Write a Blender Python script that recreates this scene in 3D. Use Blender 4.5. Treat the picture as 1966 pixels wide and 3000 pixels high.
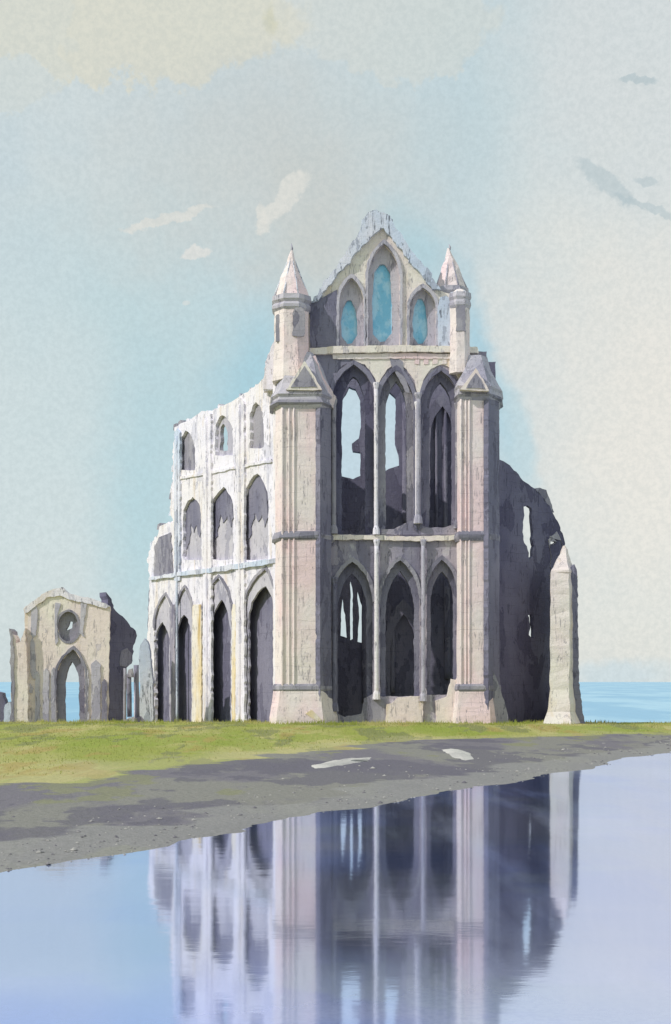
import bpy, math, random
from mathutils import Vector, noise as mnoise
from mathutils.geometry import tessellate_polygon

random.seed(7)
R = math.radians
for o in list(bpy.data.objects):
    bpy.data.objects.remove(o)
scene = bpy.context.scene

# ------------------------------------------------------------------ camera
F = 3780.0            # focal length in photograph pixels (photo is 1966 x 3000)
CX, HY = 983.0, 1996.0
CAMH = 2.4
cam_d = bpy.data.cameras.new('camera')
cam = bpy.data.objects.new('camera', cam_d)
scene.collection.objects.link(cam)
cam.location = (0, 0, CAMH)
cam.rotation_euler = (R(90), 0, 0)
cam_d.sensor_fit = 'VERTICAL'
cam_d.sensor_height = 30.0
cam_d.lens = 30.0 * F / 3000.0
cam_d.shift_y = (HY - 1500.0) / 3000.0
cam_d.clip_start = 0.1
cam_d.clip_end = 90000
scene.camera = cam
scene.render.resolution_x = 671
scene.render.resolution_y = 1024

scene.view_settings.view_transform = 'Standard'
scene.view_settings.look = 'None'
scene.view_settings.exposure = 0.0
scene.view_settings.gamma = 1.0

# ------------------------------------------------------------------ node helper
class NG:
    def __init__(self, tree):
        self.t = tree; self.n = tree.nodes; self.l = tree.links
    def new(self, typ, **kw):
        nd = self.n.new(typ)
        for k, v in kw.items(): setattr(nd, k, v)
        return nd
    def put(self, sock, v):
        if hasattr(v, 'is_output'): self.l.new(v, sock)
        elif isinstance(v, (tuple, list)) and len(v) == 3 and sock.type == 'RGBA': sock.default_value = (*v, 1)
        else: sock.default_value = v
    def m(self, op, a, b=0.0, c=None, clamp=False):
        nd = self.new('ShaderNodeMath', operation=op, use_clamp=clamp)
        self.put(nd.inputs[0], a); self.put(nd.inputs[1], b)
        if c is not None: self.put(nd.inputs[2], c)
        return nd.outputs[0]
    def ramp(self, v, lo, hi, a=0.0, b=1.0, smooth=True):
        nd = self.new('ShaderNodeMapRange')
        nd.interpolation_type = 'SMOOTHSTEP' if smooth else 'LINEAR'
        self.put(nd.inputs['Value'], v)
        nd.inputs['From Min'].default_value = lo; nd.inputs['From Max'].default_value = hi
        nd.inputs['To Min'].default_value = a; nd.inputs['To Max'].default_value = b
        return nd.outputs[0]
    def mix(self, f, a, b, mode='MIX'):
        nd = self.new('ShaderNodeMix', data_type='RGBA', blend_type=mode)
        self.put(nd.inputs['Factor'], f); self.put(nd.inputs['A'], a); self.put(nd.inputs['B'], b)
        return nd.outputs['Result']
    def noise(self, vec, scale, detail=3.0, rough=0.55, dist=0.0):
        nd = self.new('ShaderNodeTexNoise')
        self.l.new(vec, nd.inputs['Vector'])
        nd.inputs['Scale'].default_value = scale; nd.inputs['Detail'].default_value = detail
        nd.inputs['Roughness'].default_value = rough; nd.inputs['Distortion'].default_value = dist
        return nd.outputs['Fac']
    def vmul(self, vec, s, add=(0, 0, 0)):
        nd = self.new('ShaderNodeVectorMath', operation='MULTIPLY_ADD')
        self.l.new(vec, nd.inputs[0]); nd.inputs[1].default_value = s; nd.inputs[2].default_value = add
        return nd.outputs[0]
    def comb(self, x, y, z=0.0):
        nd = self.new('ShaderNodeCombineXYZ')
        self.put(nd.inputs[0], x); self.put(nd.inputs[1], y); self.put(nd.inputs[2], z)
        return nd.outputs[0]
    def sep(self, v):
        nd = self.new('ShaderNodeSeparateXYZ'); self.l.new(v, nd.inputs[0]); return nd.outputs

# ------------------------------------------------------------------ sun and sky
SUN_AZ, SUN_EL = R(62), R(38)      # azimuth from straight behind the camera, towards the left
tosun = Vector((-math.sin(SUN_AZ) * math.cos(SUN_EL), -math.cos(SUN_AZ) * math.cos(SUN_EL), math.sin(SUN_EL)))
sun_d = bpy.data.lights.new('sun', 'SUN')
sun_d.energy = 2.7; sun_d.angle = R(0.5); sun_d.color = (1.0, 0.955, 0.93)
sun = bpy.data.objects.new('sun', sun_d)
scene.collection.objects.link(sun)
sun.rotation_euler = (-tosun).to_track_quat('-Z', 'Y').to_euler()
sun.location = (-40, -20, 60)

world = bpy.data.worlds.new('World'); scene.world = world
world.use_nodes = True
g = NG(world.node_tree); g.n.clear()
wout = g.new('ShaderNodeOutputWorld')
sky = g.new('ShaderNodeTexSky', sky_type='NISHITA')
sky.sun_disc = False; sky.sun_elevation = SUN_EL; sky.sun_rotation = math.atan2(tosun.x, tosun.y)
bgs = g.new('ShaderNodeBackground'); g.l.new(sky.outputs[0], bgs.inputs[0]); bgs.inputs[1].default_value = 0.08
tc = g.new('ShaderNodeTexCoord').outputs['Generated']
sx, sy, sz = g.sep(tc)
AZ = g.m('MULTIPLY', g.m('ARCTAN2', sx, sy), 57.29578)
EL = g.m('MULTIPLY', g.m('ARCSINE', sz), 57.29578)
ae = g.comb(AZ, EL)
def deg(x, y):      # display pixel (1560 x 2380) -> azimuth, elevation of that bit of sky
    x *= 1.2603; y *= 1.2603
    return math.degrees(math.atan((x - CX) / F)), math.degrees(math.atan((HY - y) / math.hypot(F, x - CX)))
w1 = g.noise(ae, 0.16, 5, 0.6); w2 = g.noise(g.vmul(ae, (1, 1, 1), (31, 7, 0)), 0.16, 5, 0.6)
w3 = g.noise(g.vmul(ae, (1, 1, 1), (11, 57, 3)), 0.7, 5, 0.65)
w4 = g.noise(g.vmul(ae, (1, 1, 1), (71, 27, 3)), 0.7, 5, 0.65)
def warp(big, small):
    a = g.m('ADD', AZ, g.m('MULTIPLY', g.m('SUBTRACT', w1, 0.5), big)); a = g.m('ADD', a, g.m('MULTIPLY', g.m('SUBTRACT', w3, 0.5), small))
    e = g.m('ADD', EL, g.m('MULTIPLY', g.m('SUBTRACT', w2, 0.5), big)); e = g.m('ADD', e, g.m('MULTIPLY', g.m('SUBTRACT', w4, 0.5), small))
    return a, e
WA = warp(9, 1.2); WB = warp(0.8, 1.3); WC = warp(3.5, 3.0)
def blob(x, y, rx, ry, rot=0, soft=0.5, w=WA):
    a0, e0 = deg(x, y); ra, re = rx / 52.0, ry / 52.0
    da = g.m('SUBTRACT', w[0], a0); de = g.m('SUBTRACT', w[1], e0)
    c, s = math.cos(R(rot)), math.sin(R(rot))
    u = g.m('ADD', g.m('MULTIPLY', da, c / ra), g.m('MULTIPLY', de, s / ra))
    v = g.m('ADD', g.m('MULTIPLY', da, -s / re), g.m('MULTIPLY', de, c / re))
    r2 = g.m('ADD', g.m('MULTIPLY', u, u), g.m('MULTIPLY', v, v))
    return g.ramp(g.m('SQRT', r2), 1 + soft, 1 - soft if soft < 1 else 0.0)
col = g.mix(g.ramp(g.noise(ae, 0.13, 4), 0.35, 0.65), (.59, .68, .70), (.65, .71, .70))
def lay(col, k, c, *a, **kw):
    return g.mix(g.m('MULTIPLY', blob(*a, **kw), k), col, c)
col = lay(col, .7, (.51, .68, .70), 330, 880, 330, 330, soft=.8)
col = lay(col, .75, (.54, .665, .69), 1120, 330, 280, 260, soft=.8)
col = lay(col, .9, (.86, .81, .72), 1560, 1050, 360, 600, soft=.95)
col = lay(col, .7, (.70, .725, .71), 1500, 130, 260, 260, soft=.6)
col = lay(col, .8, (.66, .735, .725), 60, 1150, 230, 420, soft=.7)
col = lay(col, .75, (.75, .715, .57), 260, 20, 430, 140, soft=.06, w=WC)
col = lay(col, .5, (.70, .705, .63), 900, 20, 260, 110, rot=-4, soft=.06, w=WC)
col = lay(col, .45, (.68, .70, .63), 30, 110, 130, 110, rot=20, soft=.05, w=WC)
col = lay(col, .65, (.62, .625, .58), 640, 400, 290, 190, soft=.9)
col = lay(col, .6, (.60, .605, .55), 720, 560, 110, 110, soft=.9)
col = lay(col, .75, (.38, .62, .70), 590, 880, 75, 150, rot=-25, soft=.9, w=WB)
col = lay(col, .6, (.43, .65, .70), 340, 1230, 90, 260, soft=.9, w=WB)
col = lay(col, .8, (.36, .60, .70), 1120, 860, 30, 170, rot=12, soft=.9, w=WB)
col = lay(col, .6, (.46, .66, .72), 1195, 1010, 40, 130, rot=15, soft=.45, w=WB)
col = lay(col, .6, (.40, .62, .68), 965, 590, 60, 100, rot=40, soft=.9, w=WB)
col = lay(col, .45, (.52, .70, .80), 1440, 1570, 110, 32, soft=.6, w=WB)
cream = (.77, .75, .68)
col = lay(col, .75, cream, 395, 505, 105, 10, rot=14, soft=.2, w=WB)
col = lay(col, .8, cream, 655, 468, 80, 20, rot=40, soft=.2, w=WB)
col = lay(col, .75, cream, 604, 515, 13, 36, rot=8, soft=.2, w=WB)
col = lay(col, .75, (.80, .77, .71), 452, 586, 32, 12, rot=12, soft=.2, w=WB)
col = lay(col, .6, (.74, .75, .71), 425, 700, 12, 8, soft=.2, w=WB)
col = lay(col, .5, (.62, .60, .42), 628, 52, 12, 26, soft=.6, w=WB)
grey = (.44, .53, .55)
col = lay(col, .6, grey, 1480, 188, 36, 9, rot=-6, soft=.2, w=WB)
col = lay(col, .5, grey, 1400, 420, 75, 17, rot=-38, soft=.25, w=WB)
col = lay(col, .5, grey, 1500, 480, 75, 8, rot=-22, soft=.25, w=WB)
col = lay(col, .45, grey, 1500, 415, 32, 10, rot=-15, soft=.2, w=WB)
col = lay(col, .6, (.52, .68, .78), 850, 1010, 170, 190, soft=.8)
col = g.mix(1.0, col, (1.0, 1.015, 1.035), 'MULTIPLY')
gr = g.noise(tc, 260, 3, 0.7)
col = g.mix(g.ramp(gr, 0.3, 0.7, 0.0, 1.0), g.mix(0.17, col, (.30, .38, .40)), col)
bgc = g.new('ShaderNodeBackground'); g.l.new(col, bgc.inputs[0]); bgc.inputs[1].default_value = 1.06
mx = g.new('ShaderNodeMixShader'); mx.inputs[0].default_value = 0.92
g.l.new(bgs.outputs[0], mx.inputs[1]); g.l.new(bgc.outputs[0], mx.inputs[2]); g.l.new(mx.outputs[0], wout.inputs[0])

# ------------------------------------------------------------------ materials
def mat_new(name):
    m = bpy.data.materials.new(name); m.use_nodes = True
    g = NG(m.node_tree); g.n.clear()
    out = g.new('ShaderNodeOutputMaterial'); b = g.new('ShaderNodeBsdfPrincipled')
    g.l.new(b.outputs[0], out.inputs[0])
    b.inputs['Specular IOR Level'].default_value = 0.15
    b.inputs['Roughness'].default_value = 0.9
    return m, g, b, out

def stone(name, A, B, stain, seed=0, stain_at=0.60, stain_k=0.6, streak=0.5, course=0.35, ochre=0.0, pale=0.0, wash=0.35):
    m, g, b, out = mat_new(name)
    P = g.new('ShaderNodeNewGeometry').outputs['Position']
    Q = g.vmul(P, (1, 1, 1), (seed * 13.7, seed * 5.1, seed * 3.3))
    c = g.mix(g.ramp(g.noise(g.vmul(Q, (1, 1, .5)), wash, 3), .38, .62), A, B)
    # pale salt bloom and violet wash with dried, darker rims
    if pale:
        n = g.noise(g.vmul(Q, (1, 1, .55), (5, 9, 2)), .9, 4, .6)
        c = g.mix(g.m('MULTIPLY', g.ramp(n, .56, .60), pale), c, (.72, .70, .70))
    n = g.noise(g.vmul(Q, (1, 1, .4)), .75, 5, .6, .4)
    body = g.ramp(n, stain_at, stain_at + .018)
    rim = g.m('MULTIPLY', g.ramp(n, stain_at - .003, stain_at + .012), g.ramp(n, stain_at + .035, stain_at + .012))
    c = g.mix(g.m('MULTIPLY', body, stain_k), c, stain)
    c = g.mix(g.m('MULTIPLY', rim, .55 * stain_k), c, tuple(v * .5 for v in stain))
    if ochre:
        n = g.noise(g.vmul(Q, (1.6, 1.6, .22), (3, 3, 3)), .8, 3)
        c = g.mix(g.m('MULTIPLY', g.ramp(n, .56, .70), ochre), c, (.62, .42, .12))
    # cracks and rain streaks running down the courses, masonry joints
    n = g.noise(g.vmul(Q, (2.6, 2.6, .22)), 1.0, 4, .6, .3)
    line = g.ramp(g.m('ABSOLUTE', g.m('SUBTRACT', n, .5)), .016, .004)
    brk = g.ramp(g.noise(Q, 1.7, 3), .46, .56)
    crack = g.m('MULTIPLY', g.m('MULTIPLY', line, brk), streak)
    c = g.mix(crack, c, tuple(v * .32 for v in stain))
    X, Y, Z = g.sep(P)
    zz = g.m('ADD', g.m('DIVIDE', Z, .52), g.m('MULTIPLY', g.noise(Q, 1.2, 2), .5))
    jz = g.ramp(g.m('ABSOLUTE', g.m('SUBTRACT', g.m('FRACT', zz), .5)), .035, .0)
    row = g.m('FLOOR', zz)
    hx = g.m('ADD', g.m('DIVIDE', g.m('ADD', X, g.m('MULTIPLY', Y, .73)), .95), g.m('MULTIPLY', row, .37))
    jx = g.ramp(g.m('ABSOLUTE', g.m('SUBTRACT', g.m('FRACT', hx), .5)), .02, .0)
    joint = g.m('MULTIPLY', g.m('MAXIMUM', jz, jx), g.ramp(g.noise(Q, .9, 3), .42, .62))
    c = g.mix(g.m('MULTIPLY', joint, course), c, tuple(v * .45 for v in stain))
    cell = g.new('ShaderNodeTexWhiteNoise'); g.l.new(g.comb(row, g.m('FLOOR', hx)), cell.inputs['Vector'])
    c = g.mix(g.m('MULTIPLY', cell.outputs['Value'], .12), c, stain)
    fine = g.noise(Q, 14, 4, .7)
    c = g.mix(g.ramp(fine, .38, .66, .0, .15), c, tuple(v * .55 for v in stain))
    g.l.new(c, b.inputs['Base Color'])
    h = g.m('SUBTRACT', g.m('ADD', g.m('MULTIPLY', g.noise(Q, 4, 5, .6), 1.0), g.m('MULTIPLY', fine, .35)), g.m('MULTIPLY', g.m('ADD', joint, crack), .35))
    bp = g.new('ShaderNodeBump'); bp.inputs['Strength'].default_value = .4; bp.inputs['Distance'].default_value = .09
    g.l.new(h, bp.inputs['Height']); g.l.new(bp.outputs[0], b.inputs['Normal'])
    return m

VI = (.30, .29, .37)
M = {}
M['white'] = stone('white_limestone', (.90, .86, .94), (.88, .83, .84), (.50, .50, .62), 1, .575, .42, .9, .28, ochre=.3)
M['pink'] = stone('pink_sandstone', (.88, .68, .68), (.88, .79, .75), (.52, .47, .56), 2, .68, .30, .6, .45, ochre=.06)
M['cream'] = stone('cream_sandstone', (.88, .82, .72), (.87, .75, .70), (.50, .47, .55), 3, .64, .5, .6, .25, ochre=.3)
M['grey'] = stone('grey_sandstone', (.32, .30, .37), (.50, .45, .49), (.20, .19, .265), 4, .54, .75, .7, .2, pale=.45)
M['violet'] = stone('violet_grey_stone', (.30, .29, .35), (.40, .38, .42), (.16, .155, .21), 5, .55, .6, .5, .3, pale=.15)
M['dark'] = stone('shaded_dark_stone', (.135, .13, .20), (.19, .185, .26), (.085, .08, .135), 6, .54, .6, .5, .55)  # dark stone copy, shade of the unlit walls put into its colour
M['dusk'] = stone('shaded_slate_stone', (.21, .205, .28), (.29, .28, .35), (.135, .13, .19), 7, .54, .6, .5, .5)  # darker stone copy, shade of flanks and recesses put into its colour
M['deep'] = stone('shaded_violet_stone', (.20, .195, .275), (.27, .26, .34), (.13, .125, .185), 11, .54, .6, .4, .5)  # dark stone copy, interior shade put into its colour
M['ochre'] = stone('ochre_stained_stone', (.90, .84, .76), (.86, .70, .42), (.46, .40, .34), 12, .64, .5, .7, .2, ochre=.9, wash=.5)
M['lilac'] = stone('lilac_grey_stone', (.50, .48, .56), (.60, .57, .62), (.32, .31, .39), 10, .55, .6, .6, .25, pale=.2)
M['bluew'] = stone('blue_white_limestone', (.62, .70, .84), (.78, .78, .86), (.34, .37, .46), 8, .56, .6, .9, .15)

def infill_mat():  # sky blue put into the added infill of the gable lancets
    m, g, b, out = mat_new('turquoise_infill')
    P = g.new('ShaderNodeNewGeometry').outputs['Position']
    c = g.mix(g.ramp(g.noise(g.vmul(P, (1, 1, .6)), 1.6, 4, .6), .40, .58), (.24, .60, .82), (.46, .76, .92))
    c = g.mix(g.ramp(g.noise(P, 5, 4, .7), .55, .68, 0, .35), c, (.12, .32, .46))
    g.l.new(c, b.inputs['Base Color']); b.inputs['Roughness'].default_value = .35; b.inputs['Specular IOR Level'].default_value = .4
    return m
M['infill'] = infill_mat()

# ------------------------------------------------------------------ geometry helpers
def pix(x, y, D):
    return Vector(((x - CX) / F * D, D, CAMH + (HY - y) / F * D))
def X_(x, D): return (x - CX) / F * D
def Z_(y, D): return CAMH + (HY - y) / F * D

class Plane:
    """vertical plane through p0 running along u; n points to the viewer's side"""
    def __init__(self, x, D, u):
        self.p0 = Vector((X_(x, D), D)); self.u = Vector(u).normalized()
        n = Vector((self.u.y, -self.u.x))
        if n.dot(-self.p0) < 0: n = -n
        self.n = n
    def at(self, x, y, off=0.0):
        p = self.p0 + self.n * off; a = (x - CX) / F
        t = (p.x * self.u.y - p.y * self.u.x) / (a * self.u.y - self.u.x)
        return Vector((a * t, t, CAMH + (HY - y) / F * t))

def obj(name, verts, faces, mat, parent=None, smooth=False):
    base = Vector((0, 0, 0)); q = parent
    while q is not None: base += q.location; q = q.parent
    me = bpy.data.meshes.new(name)
    me.from_pydata([tuple(v - base) for v in verts], [], faces)
    me.validate(); me.update()
    if mat: me.materials.append(M[mat] if isinstance(mat, str) else mat)
    if smooth:
        for p in me.polygons: p.use_smooth = True
    o = bpy.data.objects.new(name, me); scene.collection.objects.link(o)
    if parent: o.parent = parent
    return o

def thing(name, label, cat, loc, group=None):
    o = bpy.data.objects.new(name, None); scene.collection.objects.link(o)
    o.location = loc; o['label'] = label; o['category'] = cat; o.empty_display_size = .5
    if group: o['group'] = group
    o['kind'] = 'thing'
    return o

def jitter(pts, closed=True, step=9.0, amp=1.6, seed=0):
    """subdivide a pixel outline and roughen it, like eroded stone"""
    out = []; n = len(pts)
    for i in range(n if closed else n - 1):
        a, b = pts[i], pts[(i + 1) % n]
        L = math.hypot(b[0] - a[0], b[1] - a[1]); k = max(1, int(L / step))
        for j in range(k):
            t = j / k; x = a[0] + (b[0] - a[0]) * t; y = a[1] + (b[1] - a[1]) * t
            v = mnoise.noise_vector(Vector((x * .07, y * .07, seed + .5)))
            w = mnoise.noise_vector(Vector((x * .27, y * .27, seed + 9.5)))
            out.append((x + amp * (v.x * 1.6 + w.x * .8), y + amp * (v.y * 1.6 + w.y * .8)))
    return out

def slab(plane, outer, holes=(), thick=.8, off=0.0, amp=1.6, seed=0, step=9.0):
    loops = [jitter(outer, True, step, amp, seed)] + [jitter(h, True, step, amp * .8, seed + 3 + i) for i, h in enumerate(holes)]
    pts2 = [[Vector((p[0], -p[1], 0)) for p in L] for L in loops]
    tris = tessellate_polygon(pts2)
    front = [plane.at(p[0], p[1], off) for L in loops for p in L]
    nn = Vector((plane.n.x, plane.n.y, 0)) * thick
    N = len(front); verts = front + [v - nn for v in front]
    faces = [tuple(t) for t in tris] + [(t[2] + N, t[1] + N, t[0] + N) for t in tris]
    k = 0
    for L in loops:
        m = len(L)
        for i in range(m):
            a, b = k + i, k + (i + 1) % m
            faces.append((a, b, b + N, a + N))
        k += m
    return verts, faces

def fixn(o):
    import bmesh
    bm = bmesh.new(); bm.from_mesh(o.data); bmesh.ops.recalc_face_normals(bm, faces=bm.faces); bm.to_mesh(o.data); bm.free()
    return o

def S(name, plane, outer, holes, thick, mat, parent, off=0.0, amp=1.6, seed=0, step=9.0):
    v, f = slab(plane, outer, holes, thick, off, amp, seed, step)
    return fixn(obj(name, v, f, mat, parent))

def arch(x0, x1, ytop, ybot, rise=None, ax=None, n=7):
    """pointed arch outline, from lower left over the apex to lower right"""
    w = x1 - x0; mid = ax if ax is not None else (x0 + x1) / 2
    h = rise if rise is not None else min(w * .95, (ybot - ytop) * .6)
    ys = ytop + h; pts = [(x0, ybot)]
    for i in range(n + 1):
        f = R(60) * i / n; tx = (1 - math.cos(f)) / .5
        pts.append((x0 + (mid - x0) * tx, ys - h * math.sin(f) / math.sin(R(60))))
    for i in range(n - 1, -1, -1):
        f = R(60) * i / n; tx = (1 - math.cos(f)) / .5
        pts.append((x1 - (x1 - mid) * tx, ys - h * math.sin(f) / math.sin(R(60))))
    pts.append((x1, ybot))
    return pts
def ringpoly(outer, inner): return outer + inner[::-1]
def rect(x0, y0, x1, y1): return [(x0, y1), (x0, y0), (x1, y0), (x1, y1)]

def loft(plan, levels, amp=.03, seed=0, step=.7):
    """plan: list of (X,Y); levels: list of (z, scale, (dx,dy)); refined and roughened"""
    cx = sum(p[0] for p in plan) / len(plan); cy = sum(p[1] for p in plan) / len(plan)
    secs = []
    for a, b in zip(levels, levels[1:]):
        k = max(1, int(abs(b[0] - a[0]) / step))
        for j in range(k):
            t = j / k; secs.append(tuple(a[i] + (b[i] - a[i]) * t for i in (0, 1)))
    secs.append(levels[-1][:2])
    verts = []; n = len(plan)
    for si, (z, s) in enumerate(secs):
        for p in plan:
            q = Vector((cx + (p[0] - cx) * s, cy + (p[1] - cy) * s, z))
            w = mnoise.noise_vector(q * .9 + Vector((seed, 0, 0)))
            w2 = mnoise.noise_vector(q * 3.1 + Vector((seed, 5, 0)))
            verts.append(q + (Vector((w.x, w.y, 0)) * 1.5 + Vector((w2.x, w2.y, w2.z * .3))) * amp)
    faces = []
    for k in range(len(secs) - 1):
        for i in range(n):
            a, b = k * n + i, k * n + (i + 1) % n
            faces.append((a, b, b + n, a + n))
    faces.append(tuple(range(n))[::-1]); faces.append(tuple((len(secs) - 1) * n + i for i in range(n)))
    return verts, faces

def L(name, plan, levels, mat, parent, amp=.03, seed=0, step=.7):
    v, f = loft(plan, levels, amp, seed, step)
    return fixn(obj(name, v, f, mat, parent))

def octo(cx, cy, r, n=8, rot=None):
    rot = math.pi / n if rot is None else rot
    return [(cx + r / math.cos(math.pi / n) * math.cos(rot + 2 * math.pi * i / n), cy + r / math.cos(math.pi / n) * math.sin(rot + 2 * math.pi * i / n)) for i in range(n)]

def tube(name, pts, r, mat, parent, n=8, amp=.01, seed=0):
    verts = []; faces = []
    fine = []
    for a, b in zip(pts, pts[1:]):
        k = max(1, int((b - a).length / .6))
        for j in range(k): fine.append(a.lerp(b, j / k))
    fine.append(pts[-1])
    for i, p in enumerate(fine):
        d = (fine[min(i + 1, len(fine) - 1)] - fine[max(i - 1, 0)]).normalized()
        s = d.cross(Vector((0, 1, 0)));
        if s.length < .1: s = d.cross(Vector((1, 0, 0)))
        s.normalize(); t = d.cross(s)
        w = mnoise.noise_vector(p * 2.0 + Vector((seed, 0, 0))) * amp
        rr = r[i * (len(r) - 1) // max(1, len(fine) - 1)] if isinstance(r, (list, tuple)) else r
        for j in range(n):
            a = 2 * math.pi * j / n
            verts.append(p + w + (s * math.cos(a) + t * math.sin(a)) * rr)
    for i in range(len(fine) - 1):
        for j in range(n):
            a, b = i * n + j, i * n + (j + 1) % n
            faces.append((a, b, b + n, a + n))
    faces.append(tuple(range(n))[::-1]); faces.append(tuple((len(fine) - 1) * n + j for j in range(n)))
    return fixn(obj(name, verts, faces, mat, parent, True))

# ------------------------------------------------------------------ terrain, pond, sea
WZ = -0.6
def smooth(t): t = max(0., min(1., t)); return t * t * (3 - 2 * t)
def shore(X, Y):
    d = -(X + 5.2) * .873 + (Y - 20) * .487
    t = (X + 5.2) * .487 + (Y - 20) * .873
    d += 1.0 * mnoise.noise(Vector((t * .16, 3.1, 0))) + .35 * mnoise.noise(Vector((t * .7, 8.1, 0)))
    d = max(d, (Y - 66) * .8, X - 75, -(Y + 4))
    return d, t
def bandw(t):
    pts = [(-30, 10), (10, 9.6), (17, 10.6), (23, 11.2), (40, 10.5), (53, 1.9), (90, 1.4)]
    for a, b in zip(pts, pts[1:]):
        if t <= b[0]: return a[1] + (b[1] - a[1]) * max(0, (t - a[0]) / (b[0] - a[0]))
    return pts[-1][1]
def yedge(X): return 118 if X < -2 else (118 - 40 * smooth((X + 2) / 12.0) if X < 10 else 79 + max(0, X - 14) * .5)
def ground_z(X, Y):
    d, t = shore(X, Y); w = bandw(t)
    if d < 0: z = max(WZ - 1.4, WZ + .16 * d)
    elif d < w: z = WZ + .30 * (d / w) ** .8
    else: z = WZ + .30 + .30 * smooth((d - w) / 9)
    if d > 0: z += .05 * mnoise.noise(Vector((X * .5, Y * .5, 0))) * min(1, d) + .02 * mnoise.noise(Vector((X * 2, Y * 2, 5)))
    if Y > 75: z += -.0317 * (Y - 75)
    ye = yedge(X) + 1.2 * mnoise.noise(Vector((X * .2, 1, 1)))
    if Y > ye: z -= min(40, ((Y - ye) * 1.6) ** 1.15)
    return z, d, d - w
def axis(a, b, fine0, fine1, step):
    xs = [fine0]
    while xs[-1] < fine1: xs.append(xs[-1] + step)
    s = step
    while xs[-1] < b: s *= 1.18; xs.append(xs[-1] + s)
    s = step; lo = []
    x = fine0
    while x > a: s *= 1.18; x -= s; lo.append(x)
    return lo[::-1] + xs
gx = axis(-600, 600, -30, 32, .38); gy = axis(-400, 190, 14, 82, .38)
verts = []; att = []
for y in gy:
    for x in gx:
        z, d, b = ground_z(x, y); verts.append(Vector((x, y, z))); att.append((d, b))
nx = len(gx); faces = [(j * nx + i, j * nx + i + 1, (j + 1) * nx + i + 1, (j + 1) * nx + i) for j in range(len(gy) - 1) for i in range(nx - 1)]
def ground_mat():
    m, g, b, out = mat_new('grass_and_mud')
    P = g.new('ShaderNodeNewGeometry').outputs['Position']
    at = g.new('ShaderNodeAttribute', attribute_name='band'); B = at.outputs['Fac']
    at2 = g.new('ShaderNodeAttribute', attribute_name='shore'); D = at2.outputs['Fac']
    Q = g.vmul(P, (1.0, .26, 1))
    n1 = g.noise(Q, .35, 5, .6); n2 = g.noise(g.vmul(Q, (1, 1, 1), (40, 3, 0)), .22, 4, .6)
    grass = g.mix(g.ramp(n2, .40, .60), (.33, .36, .08), (.49, .45, .18))
    grass = g.mix(g.m('MULTIPLY', g.ramp(g.noise(g.vmul(P, (.7, .3, 1), (61, 5, 0)), .30, 5, .6), .52, .55), .6), grass, (.27, .34, .05))
    grass = g.mix(g.m('MULTIPLY', g.ramp(n1, .53, .55), .75), grass, (.22, .23, .10))
    grass = g.mix(g.m('MULTIPLY', g.ramp(g.noise(g.vmul(Q, (1, 1, 1), (9, 33, 0)), .5, 4), .56, .62), .6), grass, (.42, .30, .10))
    R1 = g.noise(g.vmul(P, (.6, .3, 1), (2, 2, 2)), .40, 5, .6); R2 = g.noise(g.vmul(P, (.55, .3, 1), (12, 22, 2)), .45, 5, .6)
    mud = g.mix(g.ramp(R1, .44, .54), (.20, .185, .21), (.26, .25, .225))
    mud = g.mix(g.m('MULTIPLY', g.ramp(R2, .53, .56), .7), mud, (.14, .13, .165))
    mud = g.mix(g.m('MULTIPLY', g.ramp(R2, .44, .41), .75), mud, (.26, .26, .15))
    wb = g.noise(g.vmul(P, (.3, .6, 1), (7, 1, 0)), .35, 4, .6)
    near = g.ramp(g.m('ADD', D, g.m('MULTIPLY', g.m('SUBTRACT', wb, .5), 7)), 2.1, 1.7)
    mud = g.mix(g.m('MULTIPLY', near, .75), mud, (.31, .30, .285))
    wb2 = g.noise(g.vmul(P, (.25, .5, 1), (27, 11, 0)), .45, 5, .65)
    f = g.ramp(g.m('ADD', B, g.m('MULTIPLY', g.m('SUBTRACT', wb2, .5), 10.0)), -.25, .25)
    c = g.mix(f, mud, grass)
    halo = g.m('MULTIPLY', f, g.ramp(g.m('ADD', B, g.m('MULTIPLY', g.m('SUBTRACT', wb2, .5), 10.0)), 3.0, 1.5))
    c = g.mix(g.m('MULTIPLY', halo, .35), c, (.50, .46, .26))
    c = g.mix(g.ramp(g.noise(P, 9, 4, .7), .4, .65, 0, .22), c, (.12, .12, .09))
    c = g.mix(g.ramp(D, 0, -1.5), c, (.10, .12, .20))
    g.l.new(c, b.inputs['Base Color'])
    bp = g.new('ShaderNodeBump'); bp.inputs['Strength'].default_value = .6; bp.inputs['Distance'].default_value = .1
    g.l.new(g.noise(P, 5, 5, .65), bp.inputs['Height']); g.l.new(bp.outputs[0], b.inputs['Normal'])
    return m
gr_o = obj('ground', verts, faces, ground_mat(), None, True); gr_o['kind'] = 'structure'
for nm, k in (('shore', 0), ('band', 1)):
    a = gr_o.data.attributes.new(nm, 'FLOAT', 'POINT'); a.data.foreach_set('value', [v[k] for v in att])

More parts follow.
